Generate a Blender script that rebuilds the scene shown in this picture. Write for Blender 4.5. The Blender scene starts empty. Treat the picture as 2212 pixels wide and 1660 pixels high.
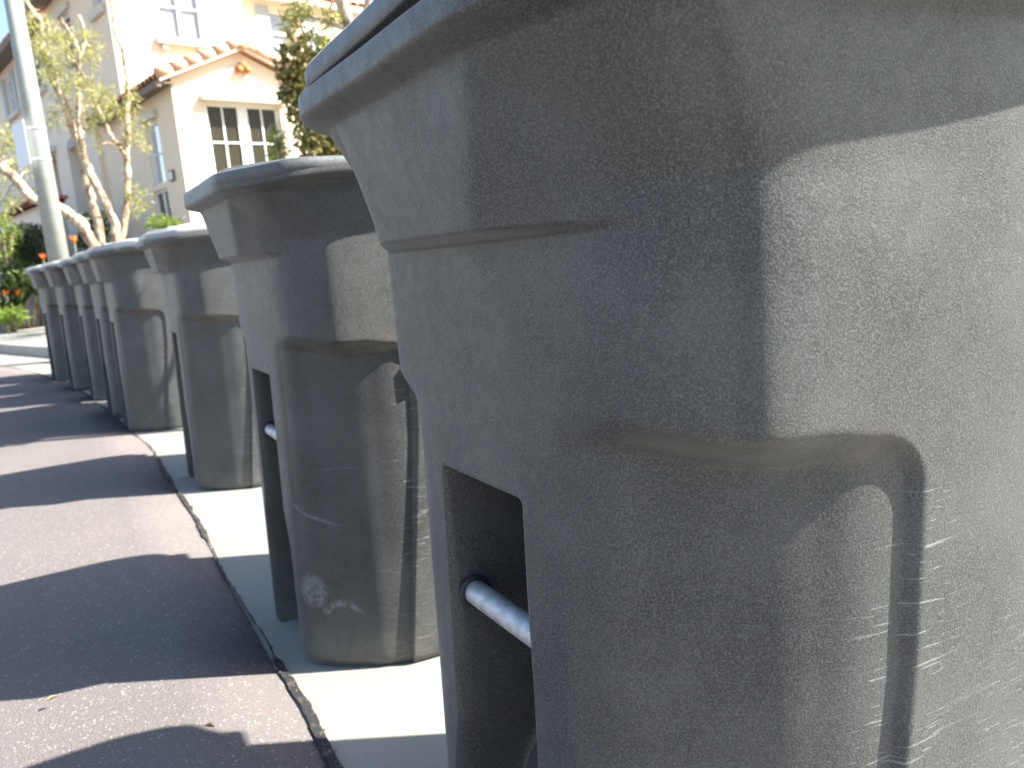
import bpy, math, random
import numpy as np
from mathutils import Vector, Matrix

# ------------------------------------------------------------------ camera, sky, sun, exposure
scene = bpy.context.scene
COL = scene.collection
R = math.radians
EYE = Vector((0, 0, 0.8522))
PITCH, ROLL = 0.1675, 0.0838
fw = Vector((0, math.cos(PITCH), -math.sin(PITCH)))
r0 = Vector((1, 0, 0)); u0 = r0.cross(fw)
rt = math.cos(ROLL) * r0 - math.sin(ROLL) * u0
up = math.sin(ROLL) * r0 + math.cos(ROLL) * u0
cam = bpy.data.cameras.new('camera')
camo = bpy.data.objects.new('camera', cam); COL.objects.link(camo)
m = Matrix((rt, up, -fw)).transposed().to_4x4(); m.translation = EYE
camo.matrix_world = m
cam.sensor_width = 36; cam.lens = 36 * 1704.18 / 2212
cam.clip_start = 0.02; cam.clip_end = 2000
cam.dof.use_dof = True; cam.dof.focus_distance = 0.80
cam.dof.aperture_fstop = 8.4
scene.camera = camo

SUN_EL, SUN_AZ = 44.0, 90.0          # azimuth measured from +Y towards +X
world = bpy.data.worlds.new('World'); scene.world = world; world.use_nodes = True
nt = world.node_tree; bgn = nt.nodes['Background']
sky = nt.nodes.new('ShaderNodeTexSky'); sky.sky_type = 'NISHITA'; sky.sun_disc = False
sky.sun_elevation = R(SUN_EL); sky.sun_rotation = R(SUN_AZ); sky.air_density = 1.25; sky.dust_density = 2.0; sky.ozone_density = 2.5
nt.links.new(sky.outputs[0], bgn.inputs[0]); bgn.inputs[1].default_value = 0.08
sl = bpy.data.lights.new('sun', 'SUN'); sl.energy = 5.0; sl.angle = R(0.55); sl.color = (1.0, 0.945, 0.845)
so = bpy.data.objects.new('sun', sl); COL.objects.link(so)
so.rotation_euler = (0, R(90 - SUN_EL), R(90 - SUN_AZ)); so.location = (20, 0, 20)
scene.view_settings.view_transform = 'Standard'; scene.view_settings.look = 'None'
scene.view_settings.exposure = 2.1; scene.view_settings.gamma = 1.0
scene.render.engine = 'CYCLES'
scene.cycles.use_denoising = True
scene.cycles.max_bounces = 8

# ------------------------------------------------------------------ helpers
rng = np.random.default_rng(11)
random.seed(5)

class MB:
    """collects faces, then links them as one mesh object"""
    def __init__(s): s.v = []; s.f = []; s.mi = []; s.k = 0
    def add(s, vs, fs):
        o = len(s.v); s.v += [tuple(p) for p in vs]
        for f in fs: s.f.append(tuple(i + o for i in f)); s.mi.append(s.k)
    def quad(s, a, b, c, d): s.add([a, b, c, d], [(0, 1, 2, 3)])
    def box(s, p0, p1, mp=None):
        (x0, y0, z0), (x1, y1, z1) = p0, p1
        vs = [(x0,y0,z0),(x1,y0,z0),(x1,y1,z0),(x0,y1,z0),(x0,y0,z1),(x1,y0,z1),(x1,y1,z1),(x0,y1,z1)]
        if mp: vs = [mp(*p) for p in vs]
        s.add(vs, [(0,3,2,1),(4,5,6,7),(0,1,5,4),(1,2,6,5),(2,3,7,6),(3,0,4,7)])
    def prism(s, poly, y0, y1):
        n = len(poly)
        s.add([(x, y0, z) for x, z in poly] + [(x, y1, z) for x, z in poly],
              [tuple(range(n))[::-1], tuple(range(n, 2*n))] + [(i, (i+1) % n, n+(i+1) % n, n+i) for i in range(n)])
    def tube(s, pts, rad, n=10, cap=True):
        P = [Vector(p) for p in pts]
        rad = rad if hasattr(rad, '__len__') else [rad] * len(P)
        vs = []; ref = Vector((0.31, 0.52, 0.79)).normalized()
        for i, p in enumerate(P):
            d = (P[min(i+1, len(P)-1)] - P[max(i-1, 0)]).normalized()
            a = d.cross(ref).normalized(); b = d.cross(a)
            for k in range(n):
                t = 2*math.pi*k/n; vs.append(p + (a*math.cos(t) + b*math.sin(t)) * rad[i])
        fs = [(i*n+k, i*n+(k+1) % n, (i+1)*n+(k+1) % n, (i+1)*n+k) for i in range(len(P)-1) for k in range(n)]
        if cap: fs += [tuple(range(n))[::-1], tuple(range((len(P)-1)*n, len(P)*n))]
        s.add(vs, fs)
    def build(s, name, mat, parent=None, smooth=False, bevel=0, loc=None):
        me = bpy.data.meshes.new(name); me.from_pydata(s.v, [], s.f)
        for mm in (mat if isinstance(mat, (list, tuple)) else [mat]): me.materials.append(mm)
        if max(s.mi, default=0): me.polygons.foreach_set('material_index', s.mi)
        if smooth: me.polygons.foreach_set('use_smooth', [True] * len(me.polygons))
        me.update()
        o = bpy.data.objects.new(name, me); COL.objects.link(o)
        if parent: o.parent = parent
        if loc: o.location = loc
        if bevel:
            b = o.modifiers.new('bevel', 'BEVEL'); b.width = bevel; b.segments = 2; b.limit_method = 'ANGLE'
        return o

def tag(o, label=None, cat=None, group=None, kind=None):
    if label: o['label'] = label
    if cat: o['category'] = cat
    if group: o['group'] = group
    if kind: o['kind'] = kind
    return o
def empty(name, loc=(0, 0, 0), rz=0):
    o = bpy.data.objects.new(name, None); COL.objects.link(o)
    o.location = loc; o.rotation_euler = (0, 0, rz); o.empty_display_size = 0.1
    return o
def copy_tree(o, parent=None):
    c = o.copy(); COL.objects.link(c)
    if parent: c.parent = parent
    for ch in [x for x in bpy.data.objects if x.parent == o]: copy_tree(ch, c)
    return c

# ------------------------------------------------------------------ materials
def mat(name, color, rough=0.7, spec=0.4, metal=0.0):
    mm = bpy.data.materials.new(name); mm.use_nodes = True
    p = mm.node_tree.nodes['Principled BSDF']
    p.inputs['Base Color'].default_value = (*color, 1); p.inputs['Roughness'].default_value = rough
    p.inputs['Specular IOR Level'].default_value = spec; p.inputs['Metallic'].default_value = metal
    return mm
class G:
    """small node-graph helper"""
    def __init__(s, m): s.nt = m.node_tree; s.p = s.nt.nodes['Principled BSDF']; s.oi = None
    def n(s, t, **k):
        nd = s.nt.nodes.new('ShaderNode' + t)
        for a, b in k.items(): setattr(nd, a, b)
        return nd
    def l(s, a, b): s.nt.links.new(a, b)
    def coord(s, rnd=True, scale=None):
        c = s.n('TexCoord').outputs['Object']
        if scale:
            mp = s.n('Mapping'); mp.inputs['Scale'].default_value = scale; s.l(c, mp.inputs[0]); c = mp.outputs[0]
        if rnd:
            if not s.oi: s.oi = s.n('ObjectInfo')
            a = s.n('VectorMath', operation='MULTIPLY_ADD'); s.l(s.oi.outputs['Random'], a.inputs[0])
            a.inputs[1].default_value = (37, 53, 29); s.l(c, a.inputs[2]); c = a.outputs[0]
        return c
    def noise(s, co, scale, detail=3, rough=0.55, dist=0):
        nd = s.n('TexNoise'); nd.inputs['Scale'].default_value = scale; nd.inputs['Detail'].default_value = detail
        nd.inputs['Roughness'].default_value = rough; nd.inputs['Distortion'].default_value = dist; s.l(co, nd.inputs['Vector'])
        return nd.outputs['Fac']
    def voro(s, co, scale, out='Distance'):
        nd = s.n('TexVoronoi'); nd.inputs['Scale'].default_value = scale; s.l(co, nd.inputs['Vector']); return nd.outputs[out]
    def ramp(s, f, a, b, lo=0.0, hi=1.0):
        nd = s.n('MapRange'); s.l(f, nd.inputs['Value'])
        for k, v in zip(('From Min', 'From Max', 'To Min', 'To Max'), (a, b, lo, hi)): nd.inputs[k].default_value = v
        return nd.outputs[0]
    def mix(s, fac, a, b):
        nd = s.n('Mix', data_type='RGBA')
        for sock, v in ((nd.inputs['Factor'], fac), (nd.inputs['A'], a), (nd.inputs['B'], b)): s.put(sock, v)
        return nd.outputs['Result']
    def put(s, sock, v):
        if isinstance(v, bpy.types.NodeSocket): s.l(v, sock)
        elif isinstance(v, (tuple, list)): sock.default_value = (*v, 1) if len(v) == 3 else v
        else: sock.default_value = v
    def math(s, op, a, b=0.0):
        nd = s.n('Math', operation=op); s.put(nd.inputs[0], a); s.put(nd.inputs[1], b); return nd.outputs[0]
    def attr(s, name): return s.n('Attribute', attribute_name=name).outputs['Fac']
    def bump(s, h, strength, dist, prev=None):
        nd = s.n('Bump'); nd.inputs['Strength'].default_value = strength; nd.inputs['Distance'].default_value = dist
        s.l(h, nd.inputs['Height'])
        if prev: s.l(prev, nd.inputs['Normal'])
        return nd.outputs[0]

def bin_plastic(name, dark, light, scuffs=True, arcs=()):
    mm = mat(name, dark, 0.5, 0.5); g = G(mm); c = g.coord()
    sp = g.ramp(g.noise(c, 640, 3, 0.6), 0.44, 0.66)
    col = g.mix(sp, dark, light)
    cl = g.ramp(g.noise(c, 9, 4), 0.35, 0.7)
    col = g.mix(g.math('MULTIPLY', cl, 0.28), col, tuple(x * 1.25 for x in light))
    pebble = g.noise(c, 640, 2, 0.5)
    nrm = g.bump(pebble, 0.32, 0.0013)
    if scuffs:
        def streak(sx, sz, tilt, lo, hi):
            mp = g.n('Mapping'); mp.inputs['Rotation'].default_value = (0, tilt, 0); mp.inputs['Scale'].default_value = (sx, sx*.6, sz); g.l(c, mp.inputs[0])
            return g.ramp(g.noise(mp.outputs[0], 1.0, 2, 0.5, 0.35), lo, hi)
        s1 = streak(19, 230, R(9), .665, .70); s2 = streak(13, 330, R(17), .68, .71); s3 = streak(30, 260, R(-6), .69, .72)
        gate = g.ramp(g.noise(c, 6, 3), 0.36, 0.52)
        sc = g.math('MULTIPLY', g.math('MAXIMUM', s1, g.math('MAXIMUM', s2, s3)), gate)
        sc = g.math('MULTIPLY', sc, g.ramp(g.attr('scuff'), 0.05, 0.75))
        blot = g.math('MULTIPLY', g.ramp(g.noise(c, 16, 5, 0.65), 0.645, 0.74), g.math('MULTIPLY', g.ramp(g.noise(c, 170, 3), 0.4, 0.6), 0.75))
        sc = g.math('MAXIMUM', sc, g.math('MULTIPLY', blot, g.math('ADD', g.math('MULTIPLY', g.attr('scuff'), 0.6), 0.35)))
        col = g.mix(g.math('MULTIPLY', sc, g.ramp(g.noise(c, 38, 3),   .3, .7, .15, .60)), col, (0.30, 0.305, 0.30))
        raw = g.n('TexCoord').outputs['Object']
        for cx, r_, w_, z0_, z1_ in arcs:
            dv = g.n('VectorMath', operation='DISTANCE'); g.l(raw, dv.inputs[0]); dv.inputs[1].default_value = cx
            ring = g.ramp(g.math('ABSOLUTE', g.math('SUBTRACT', g.math('ADD', dv.outputs['Value'], g.math('MULTIPLY', g.noise(raw, 30, 2), .012)), r_+.006)), w_, w_*.35)
            sx = g.n('SeparateXYZ'); g.l(raw, sx.inputs[0]); zz = g.math('MULTIPLY', g.ramp(sx.outputs['Z'], z0_, z0_+.012), g.ramp(sx.outputs['Z'], z1_+.012, z1_))
            rg = g.math('MULTIPLY', g.math('MULTIPLY', ring, zz), g.ramp(g.noise(raw, 95, 4, .7), .36, .58)); col = g.mix(g.math('MULTIPLY', rg, .5), col, (.27, .275, .275))
        dirt = g.math('MULTIPLY', g.attr('dirt'), g.ramp(g.noise(c, 24, 4), 0.3, 0.65))
        col = g.mix(g.math('MULTIPLY', dirt, 0.55), col, (0.125, 0.108, 0.082))
        low = g.math('MULTIPLY', g.attr('low'), g.ramp(g.noise(c, 18, 5), 0.3, 0.7))
        col = g.mix(g.math('MULTIPLY', low, 0.35), col, (0.17, 0.165, 0.14))
        nrm = g.bump(sc, 0.5, 0.0012, nrm)
    g.p.inputs['Sheen Weight'].default_value = 0.22; g.p.inputs['Sheen Roughness'].default_value = 0.35
    g.l(col, g.p.inputs['Base Color']); g.l(nrm, g.p.inputs['Normal'])
    g.l(g.ramp(g.noise(c, 60, 3), 0.3, 0.7, 0.38, 0.54), g.p.inputs['Roughness'])
    return mm
M = {}
M['bin'] = bin_plastic('granite_bin_plastic', (0.0235, 0.0232, 0.0242), (0.106, 0.109, 0.107))
M['bin_scraped'] = bin_plastic('scraped_bin_plastic', (0.0235, 0.0232, 0.0242), (0.106, 0.109, 0.107), True, [((.112,-.218,.108), .040, .010, .118, .3), ((.062,-.175,.175), .020, .022, .128, .3), ((.20,-.24,.62), .31, .004, .315, .36), ((.15,-.21,.10), .34, .003, .435, .5)])
M['lid'] = bin_plastic('lid_plastic', (0.045, 0.050, 0.053), (0.125, 0.135, 0.138), False)
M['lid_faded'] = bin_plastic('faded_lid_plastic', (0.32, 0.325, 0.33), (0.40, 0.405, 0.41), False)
M['tyre'] = mat('tyre_rubber', (0.02, 0.02, 0.02), 0.8)
M['hub'] = mat('wheel_plastic', (0.03, 0.03, 0.032), 0.5)
M['steel'] = mat('galvanised_steel', (0.52, 0.53, 0.55), 0.5, 0.5, 0.6)
g = G(M['steel']); c = g.coord(True, (6, 6, 6))
g.l(g.mix(g.ramp(g.noise(c, 14, 5), 0.35, 0.75), (0.60, 0.61, 0.63), (0.36, 0.37, 0.39)), g.p.inputs['Base Color'])
g.l(g.ramp(g.noise(c, 30, 4), 0.3, 0.7, 0.42, 0.6), g.p.inputs['Roughness'])
M['tan_mark'] = mat('tan_mark', (0.30, 0.22, 0.11), 0.7)
M['white_mark'] = mat('white_mark', (0.45, 0.46, 0.48), 0.6)

M['asphalt'] = mat('asphalt', (0.08, 0.075, 0.075), 0.95, 0.12); g = G(M['asphalt']); c = g.coord(False)
sp = g.ramp(g.voro(c, 120), 0.14, 0.30, 1, 0)
spk = g.math('MULTIPLY', sp, g.ramp(g.noise(c, 60, 2), 0.47, 0.60))
col = g.mix(g.ramp(g.noise(c, 1.3, 5), 0.3, 0.7), (0.104, 0.096, 0.103), (0.134, 0.123, 0.127))
col = g.mix(g.ramp(g.noise(c, 260, 3), 0.35, 0.7), col, (0.175, 0.160, 0.150))
col = g.mix(g.math('MULTIPLY', spk, 0.85), col, (0.50, 0.43, 0.37))
g.l(col, g.p.inputs['Base Color'])
g.l(g.bump(g.noise(c, 210, 4, 0.65), 0.8, 0.006), g.p.inputs['Normal'])

def concrete(name, a, b, sc=1.0):
    mm = mat(name, a, 0.85, 0.3); g = G(mm); c = g.coord(False)
    col = g.mix(g.ramp(g.noise(c, 1.6 * sc, 6, 0.6), 0.3, 0.72), a, b)
    col = g.mix(g.math('MULTIPLY', g.ramp(g.noise(c, 190 * sc, 3), 0.42, 0.68), 0.45), col, tuple(x * 0.66 for x in a))
    col = g.mix(g.math('MULTIPLY', g.ramp(g.noise(c, 7 * sc, 5, 0.7), 0.60, 0.78), 0.35), col, tuple(x * 0.6 for x in b))
    g.l(col, g.p.inputs['Base Color']); g.l(g.bump(g.noise(c, 240, 3), 0.3, 0.003), g.p.inputs['Normal'])
    return mm
M['concrete'] = concrete('concrete', (0.250, 0.246, 0.222), (0.205, 0.202, 0.182))
M['kerb'] = concrete('kerb_concrete', (0.40, 0.37, 0.33), (0.30, 0.27, 0.24))
M['tar'] = mat('tar_joint', (0.018, 0.018, 0.02), 0.75); g = G(M['tar']); c = g.coord(False)
g.l(g.mix(g.ramp(g.noise(c, 55, 4), 0.55, 0.75), (0.016, 0.016, 0.018), (0.10, 0.085, 0.06)), g.p.inputs['Base Color'])
M['earth'] = mat('earth', (0.12, 0.09, 0.06), 0.95); g = G(M['earth']); c = g.coord(False)
g.l(g.mix(g.ramp(g.noise(c, 4, 6), 0.35, 0.7), (0.26, 0.21, 0.15), (0.13, 0.13, 0.06)), g.p.inputs['Base Color'])

def stucco(name, a, b):
    mm = mat(name, a, 0.92, 0.2); g = G(mm); c = g.coord(False)
    g.l(g.mix(g.ramp(g.noise(c, 0.9, 5), 0.3, 0.7), a, b), g.p.inputs['Base Color'])
    g.l(g.bump(g.noise(c, 60, 3), 0.25, 0.01), g.p.inputs['Normal'])
    return mm
M['stucco'] = stucco('cream_stucco', (0.82, 0.69, 0.54), (0.78, 0.65, 0.50))
M['stucco2'] = stucco('grey_stucco', (0.78, 0.69, 0.59), (0.74, 0.65, 0.55))
M['trim'] = mat('trim_paint', (0.60, 0.55, 0.47), 0.7)
M['brown_trim'] = mat('brown_fascia', (0.17, 0.135, 0.10), 0.7)
M['white'] = mat('white_frame', (0.76, 0.77, 0.78), 0.5)
M['shutter'] = mat('grey_shutter', (0.36, 0.40, 0.42), 0.6)
M['blind'] = mat('blind_slats', (0.42, 0.44, 0.46), 0.6)
M['glass'] = mat('window_glass', (0.018, 0.018, 0.016), 0.03, 0.9); M['glass'].node_tree.nodes['Principled BSDF'].inputs['IOR'].default_value = 1.6
M['glass_clear'] = bpy.data.materials.new('clear_glass'); M['glass_clear'].use_nodes = True
t_ = M['glass_clear'].node_tree; p_ = t_.nodes['Principled BSDF']; o_ = t_.nodes['Material Output']
tr = t_.nodes.new('ShaderNodeBsdfTransparent'); gl = t_.nodes.new('ShaderNodeBsdfGlossy'); mx = t_.nodes.new('ShaderNodeMixShader')
mx.inputs[0].default_value = 0.12; gl.inputs['Roughness'].default_value = 0.02
t_.links.new(tr.outputs[0], mx.inputs[1]); t_.links.new(gl.outputs[0], mx.inputs[2]); t_.links.new(mx.outputs[0], o_.inputs[0])
t_.nodes.remove(p_)
M['glass_trees'] = mat('olive_reflection_glass', (0.036, 0.032, 0.020), 0.15, 0.2)  # olive base colour stands in for trees reflected in the gable panes
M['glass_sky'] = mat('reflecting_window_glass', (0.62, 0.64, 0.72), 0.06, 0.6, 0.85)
M['dark'] = mat('dark_room', (0.03, 0.028, 0.026), 0.9)
M['tile'] = mat('clay_tile', (0.5, 0.24, 0.14), 0.8); g = G(M['tile']); c = g.coord(False)
g.l(g.mix(g.ramp(g.noise(c, 3.2, 4), 0.35, 0.68), (0.70, 0.40, 0.26), (0.58, 0.31, 0.20)), g.p.inputs['Base Color'])
M['pole'] = mat('galvanised_pole', (0.40, 0.42, 0.40), 0.6, 0.4, 0.1); g = G(M['pole']); c = g.coord(False)
g.l(g.mix(g.ramp(g.noise(c, 9, 4), 0.3, 0.7), (0.32, 0.345, 0.31), (0.26, 0.28, 0.26)), g.p.inputs['Base Color'])
M['sign'] = mat('sign_plate', (0.72, 0.74, 0.80), 0.5)
M['bark'] = mat('paper_bark', (0.4, 0.3, 0.2), 0.9); g = G(M['bark']); c = g.coord(False, (1, 1, 0.35))
col = g.mix(g.ramp(g.noise(c, 14, 5, 0.65), 0.38, 0.62), (0.14, 0.085, 0.055), (0.58, 0.47, 0.34))
g.l(g.mix(g.ramp(g.noise(c, 45, 4), 0.55, 0.7), col, (0.66, 0.58, 0.46)), g.p.inputs['Base Color'])
g.l(g.bump(g.noise(c, 28, 5), 0.8, 0.03), g.p.inputs['Normal'])

def leafmat(name, a, b, rough=0.5, trans=0.35):
    mm = mat(name, a, rough, 0.4); g = G(mm)
    geo = g.n('NewGeometry'); col = g.mix(geo.outputs['Random Per Island'], a, b); g.l(col, g.p.inputs['Base Color'])
    tl = g.n('BsdfTranslucent'); g.l(g.mix(0.5, col, (a[0]*1.6, a[1]*1.6, a[2]*0.7)), tl.inputs[0])
    mxs = g.n('MixShader'); mxs.inputs[0].default_value = trans
    o = g.nt.nodes['Material Output']; g.l(g.p.outputs[0], mxs.inputs[1]); g.l(tl.outputs[0], mxs.inputs[2]); g.l(mxs.outputs[0], o.inputs[0])
    return mm
M['leaf'] = leafmat('paperbark_leaf', (0.36, 0.36, 0.15), (0.19, 0.21, 0.09), 0.5, 0.45)
M['leaf_bright'] = leafmat('bright_leaf', (0.20, 0.27, 0.04), (0.10, 0.17, 0.03))
M['leaf_dark'] = leafmat('glossy_dark_leaf', (0.08, 0.09, 0.03), (0.22, 0.18, 0.06), 0.22, 0.15)
M['leaf_bush'] = leafmat('bush_leaf', (0.02, 0.035, 0.016), (0.035, 0.055, 0.022), 0.5, 0.1)
M['leaf_blade'] = leafmat('blade_leaf', (0.06, 0.10, 0.03), (0.11, 0.15, 0.05), 0.4, 0.2)
M['grass'] = leafmat('grass_blade', (0.14, 0.23, 0.03), (0.22, 0.30, 0.06), 0.6, 0.3)
M['orange'] = mat('orange_petal', (0.85, 0.22, 0.02), 0.5)
M['dry'] = mat('dry_leaf', (0.42, 0.27, 0.13), 0.8)

# ------------------------------------------------------------------ road edge and terrain
J = np.array([(3.6,-5.7),(2.2,-3.25),(0.62,-0.52),(0.05,0.5),(-0.37,1.24),(-0.54,1.56),(-1.01,2.42),(-1.87,3.97),(-2.59,5.07),(-3.45,6.32),(-4.27,7.42),(-5.0,8.28),(-5.9,9.25),(-7.2,10.55),(-10,13.3),(-18,21.2),(-40,43)], float)
def resample(P, step):
    seg = np.linalg.norm(np.diff(P, axis=0), axis=1); s = np.concatenate([[0], np.cumsum(seg)])
    t = np.arange(0, s[-1], step)
    return np.stack([np.interp(t, s, P[:, i]) for i in (0, 1)], 1)
def smooth_line(P, n=40):
    for _ in range(n): P[1:-1] = 0.25*P[:-2] + 0.5*P[1:-1] + 0.25*P[2:]
    return P
JL = smooth_line(resample(J, 0.12), 25)
tan = np.gradient(JL, axis=0); tan /= np.linalg.norm(tan, axis=1)[:, None]
NR = np.stack([tan[:, 1], -tan[:, 0]], 1)           # to the right of the road edge: towards the houses
koff = np.interp(JL[:, 1], [-6, 7.2, 9.1, 10.5, 45], [1.03, 1.03, 0.60, 0.52, 0.52])
def strip(name, offs, zs, material, base=None, kind='structure', smooth=True):
    mb = MB(); n = len(JL); k = len(offs)
    for i in range(n):
        for o, z in zip(offs, zs):
            oo = o[i] if hasattr(o, '__len__') else o
            p = JL[i] + NR[i]*oo; mb.v.append((p[0], p[1], z))
    for i in range(n-1):
        for j in range(k-1):
            mb.f.append((i*k+j, i*k+j+1, (i+1)*k+j+1, (i+1)*k+j)); mb.mi.append(0)
    ob = mb.build(name, material, smooth=smooth); tag(ob, kind=kind); return ob
strip('road', [-60,-14,-7,-5,-3,-1.5,-0.6,-0.2,-0.004,-0.002], [0.06,0.06,0.10,0.075,0.048,0.026,0.013,0.007,0.004,-0.02], M['asphalt'])
strip('gutter', [-0.06, 0.0, 0.5, koff], [-0.006, 0.0, 0.0, 0.0], M['concrete'])
strip('kerb', [koff, koff+0.012, koff+0.03, koff+0.05, koff+0.15], [-0.01, 0.105, 0.132, 0.14, 0.143], M['kerb'])
strip('sidewalk', [koff+0.154, koff+1.75, koff+1.76], [0.146, 0.19, 0.10], M['concrete'])
strip('planting_bank', [koff+1.72, koff+2.0, koff+2.6, koff+3.3, koff+3.9, koff+9, koff+40], [0.15, 0.24, 0.75, 1.25, 1.5, 1.62, 1.7], M['earth'])
mb = MB(); mb.quad((-600,-600,-0.03),(600,-600,-0.03),(600,600,-0.03),(-600,600,-0.03)); tag(mb.build('ground', M['earth']), kind='structure')
# the ragged tar joint between the asphalt and the concrete, and the saw cuts across the concrete
jn = smooth_line(resample(J[2:13], 0.012), 60)
tj = np.gradient(jn, axis=0); tj /= np.linalg.norm(tj, axis=1)[:, None]; nj = np.stack([tj[:, 1], -tj[:, 0]], 1)
w = np.convolve(rng.normal(size=len(jn)), np.ones(9)/9, 'same'); w2 = np.convolve(rng.normal(size=len(jn)), np.ones(40)/40, 'same')
mb = MB(); n = len(jn)
lw = 0.011 + 0.006*np.abs(w)*2 + 0.02*w2; rw = 0.010 + 0.004*np.abs(np.roll(w, 37))*2 - 0.015*np.roll(w2, 11)
wob = 0.012*np.convolve(rng.normal(size=n), np.ones(70)/8.4, 'same')*0.5
gap = np.clip(1.1+1.6*np.convolve(rng.normal(size=n), np.ones(55)/7.4, 'same'), .25, 1.5)
lw = np.clip(lw*.72*gap, 0.002, 0.010); rw = np.clip(rw*.66*gap, 0.0015, 0.009)
for i in range(n):
    a = jn[i] + nj[i]*(-lw[i]+wob[i]); b = jn[i] + nj[i]*(rw[i]+wob[i])
    mb.v += [(a[0], a[1], 0.0092), ((a[0]+b[0])/2, (a[1]+b[1])/2, 0.0074), (b[0], b[1], 0.0056)]
    if i: mb.f += [(3*i-3, 3*i, 3*i+1, 3*i-2), (3*i-2, 3*i+1, 3*i+2, 3*i-1)]; mb.mi += [0, 0]
mb.k = 1
for _ in range(900):
    i = random.randrange(n); f = random.uniform(-1.3, 1.5); q = jn[i] + nj[i]*(wob[i] + (lw[i] if f < 0 else rw[i])*f); r_ = random.uniform(.0012, .0038)
    z = .0085; a0 = random.uniform(0, 6.28)
    V = [(q[0]+r_*math.cos(a0+k*1.257)*random.uniform(.7,1.2), q[1]+r_*math.sin(a0+k*1.257)*random.uniform(.7,1.2), z-.004) for k in range(5)] + [(q[0]+r_*.2, q[1], z+r_*.8)]
    mb.add(V, [(k, (k+1) % 5, 5) for k in range(5)])
tag(mb.build('road_joint', [M['tar'], mat('joint_grit', (.17, .14, .11), .9)]), kind='structure')
mb = MB()
for y in (-1.1, 3.28, 6.7):
    i = int(np.argmin(np.abs(JL[:, 1] - y))); p = JL[i]; q = p + NR[i]*koff[i]; t2 = tan[i]*0.004
    p = p + NR[i]*0.03
    mb.quad((*(p-t2), .004), (*(q-t2), .004), (*(q+t2), .004), (*(p+t2), .004))
tag(mb.build('gutter_joint', M['tar']), kind='structure')

# ------------------------------------------------------------------ the wheeled bins
def cr(P, t):
    """Catmull-Rom through the rows of P at parameters t"""
    P = np.asarray(P, float); i = np.clip(np.floor(t).astype(int), 0, len(P)-2); f = (t-i)[:, None]
    g_ = lambda k: P[np.clip(k, 0, len(P)-1)]
    # mirror tangent at both ends
    p0, p1, p2, p3 = g_(i-1).copy(), g_(i), g_(i+1), g_(i+2).copy()
    m0 = i == 0; p0[m0] = P[1]*[1, -1]
    m1 = i == len(P)-2; p3[m1] = P[-2]*[1, -1]
    return 0.5*((2*p1) + (-p0+p2)*f + (2*p0-5*p1+4*p2-p3)*f**2 + (-p0+3*p1-3*p2+p3)*f**3)
sst = lambda x, a, b: (lambda q: q*q*(3-2*q))(np.clip((x-a)/(b-a), 0, 1))
LOW = [(.036,0),(.040,.10),(.054,.175),(.092,.222),(.134,.261),(.170,.283),(.28,.304),(.48,.316),(.62,.30),(.69,.24),(.705,0)]
MID = [(.061,0),(.062,.10),(.069,.190),(.091,.238),(.131,.2690),(.168,.2885),(.285,.302),(.50,.320),(.655,.31),(.73,.25),(.745,0)]
TOP = [(.006,0),(.005,.10),(.009,.168),(.040,.252),(.088,.290),(.130,.300),(.285,.308),(.50,.323),(.675,.316),(.765,.26),(.78,0)]
PLO = [(.036,0),(.040,.10),(.056,.160),(.094,.203),(.140,.240),(.190,.273),(.285,.296),(.48,.309),(.62,.29),(.69,.23),(.70,0)]
PMI = [(.061,0),(.062,.10),(.076,.168),(.113,.201),(.152,.232),(.208,.266),(.285,.2915),(.50,.308),(.655,.30),(.73,.24),(.74,0)]
RIM = [(-.019,0),(-.020,.12),(-.016,.188),(.013,.252),(.054,.306),(.108,.337),(.285,.354),(.50,.362),(.69,.354),(.80,.28),(.82,0)]
tt = np.concatenate([np.linspace(0,.7,5,endpoint=False), np.linspace(.7,1.75,44,endpoint=False), np.linspace(1.75,5.3,84,endpoint=False),
                     np.linspace(5.3,6.4,64,endpoint=False), np.linspace(6.4,10,36)])
ZI, RC, RISE = 0.69, 0.05, 0.013
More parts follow.
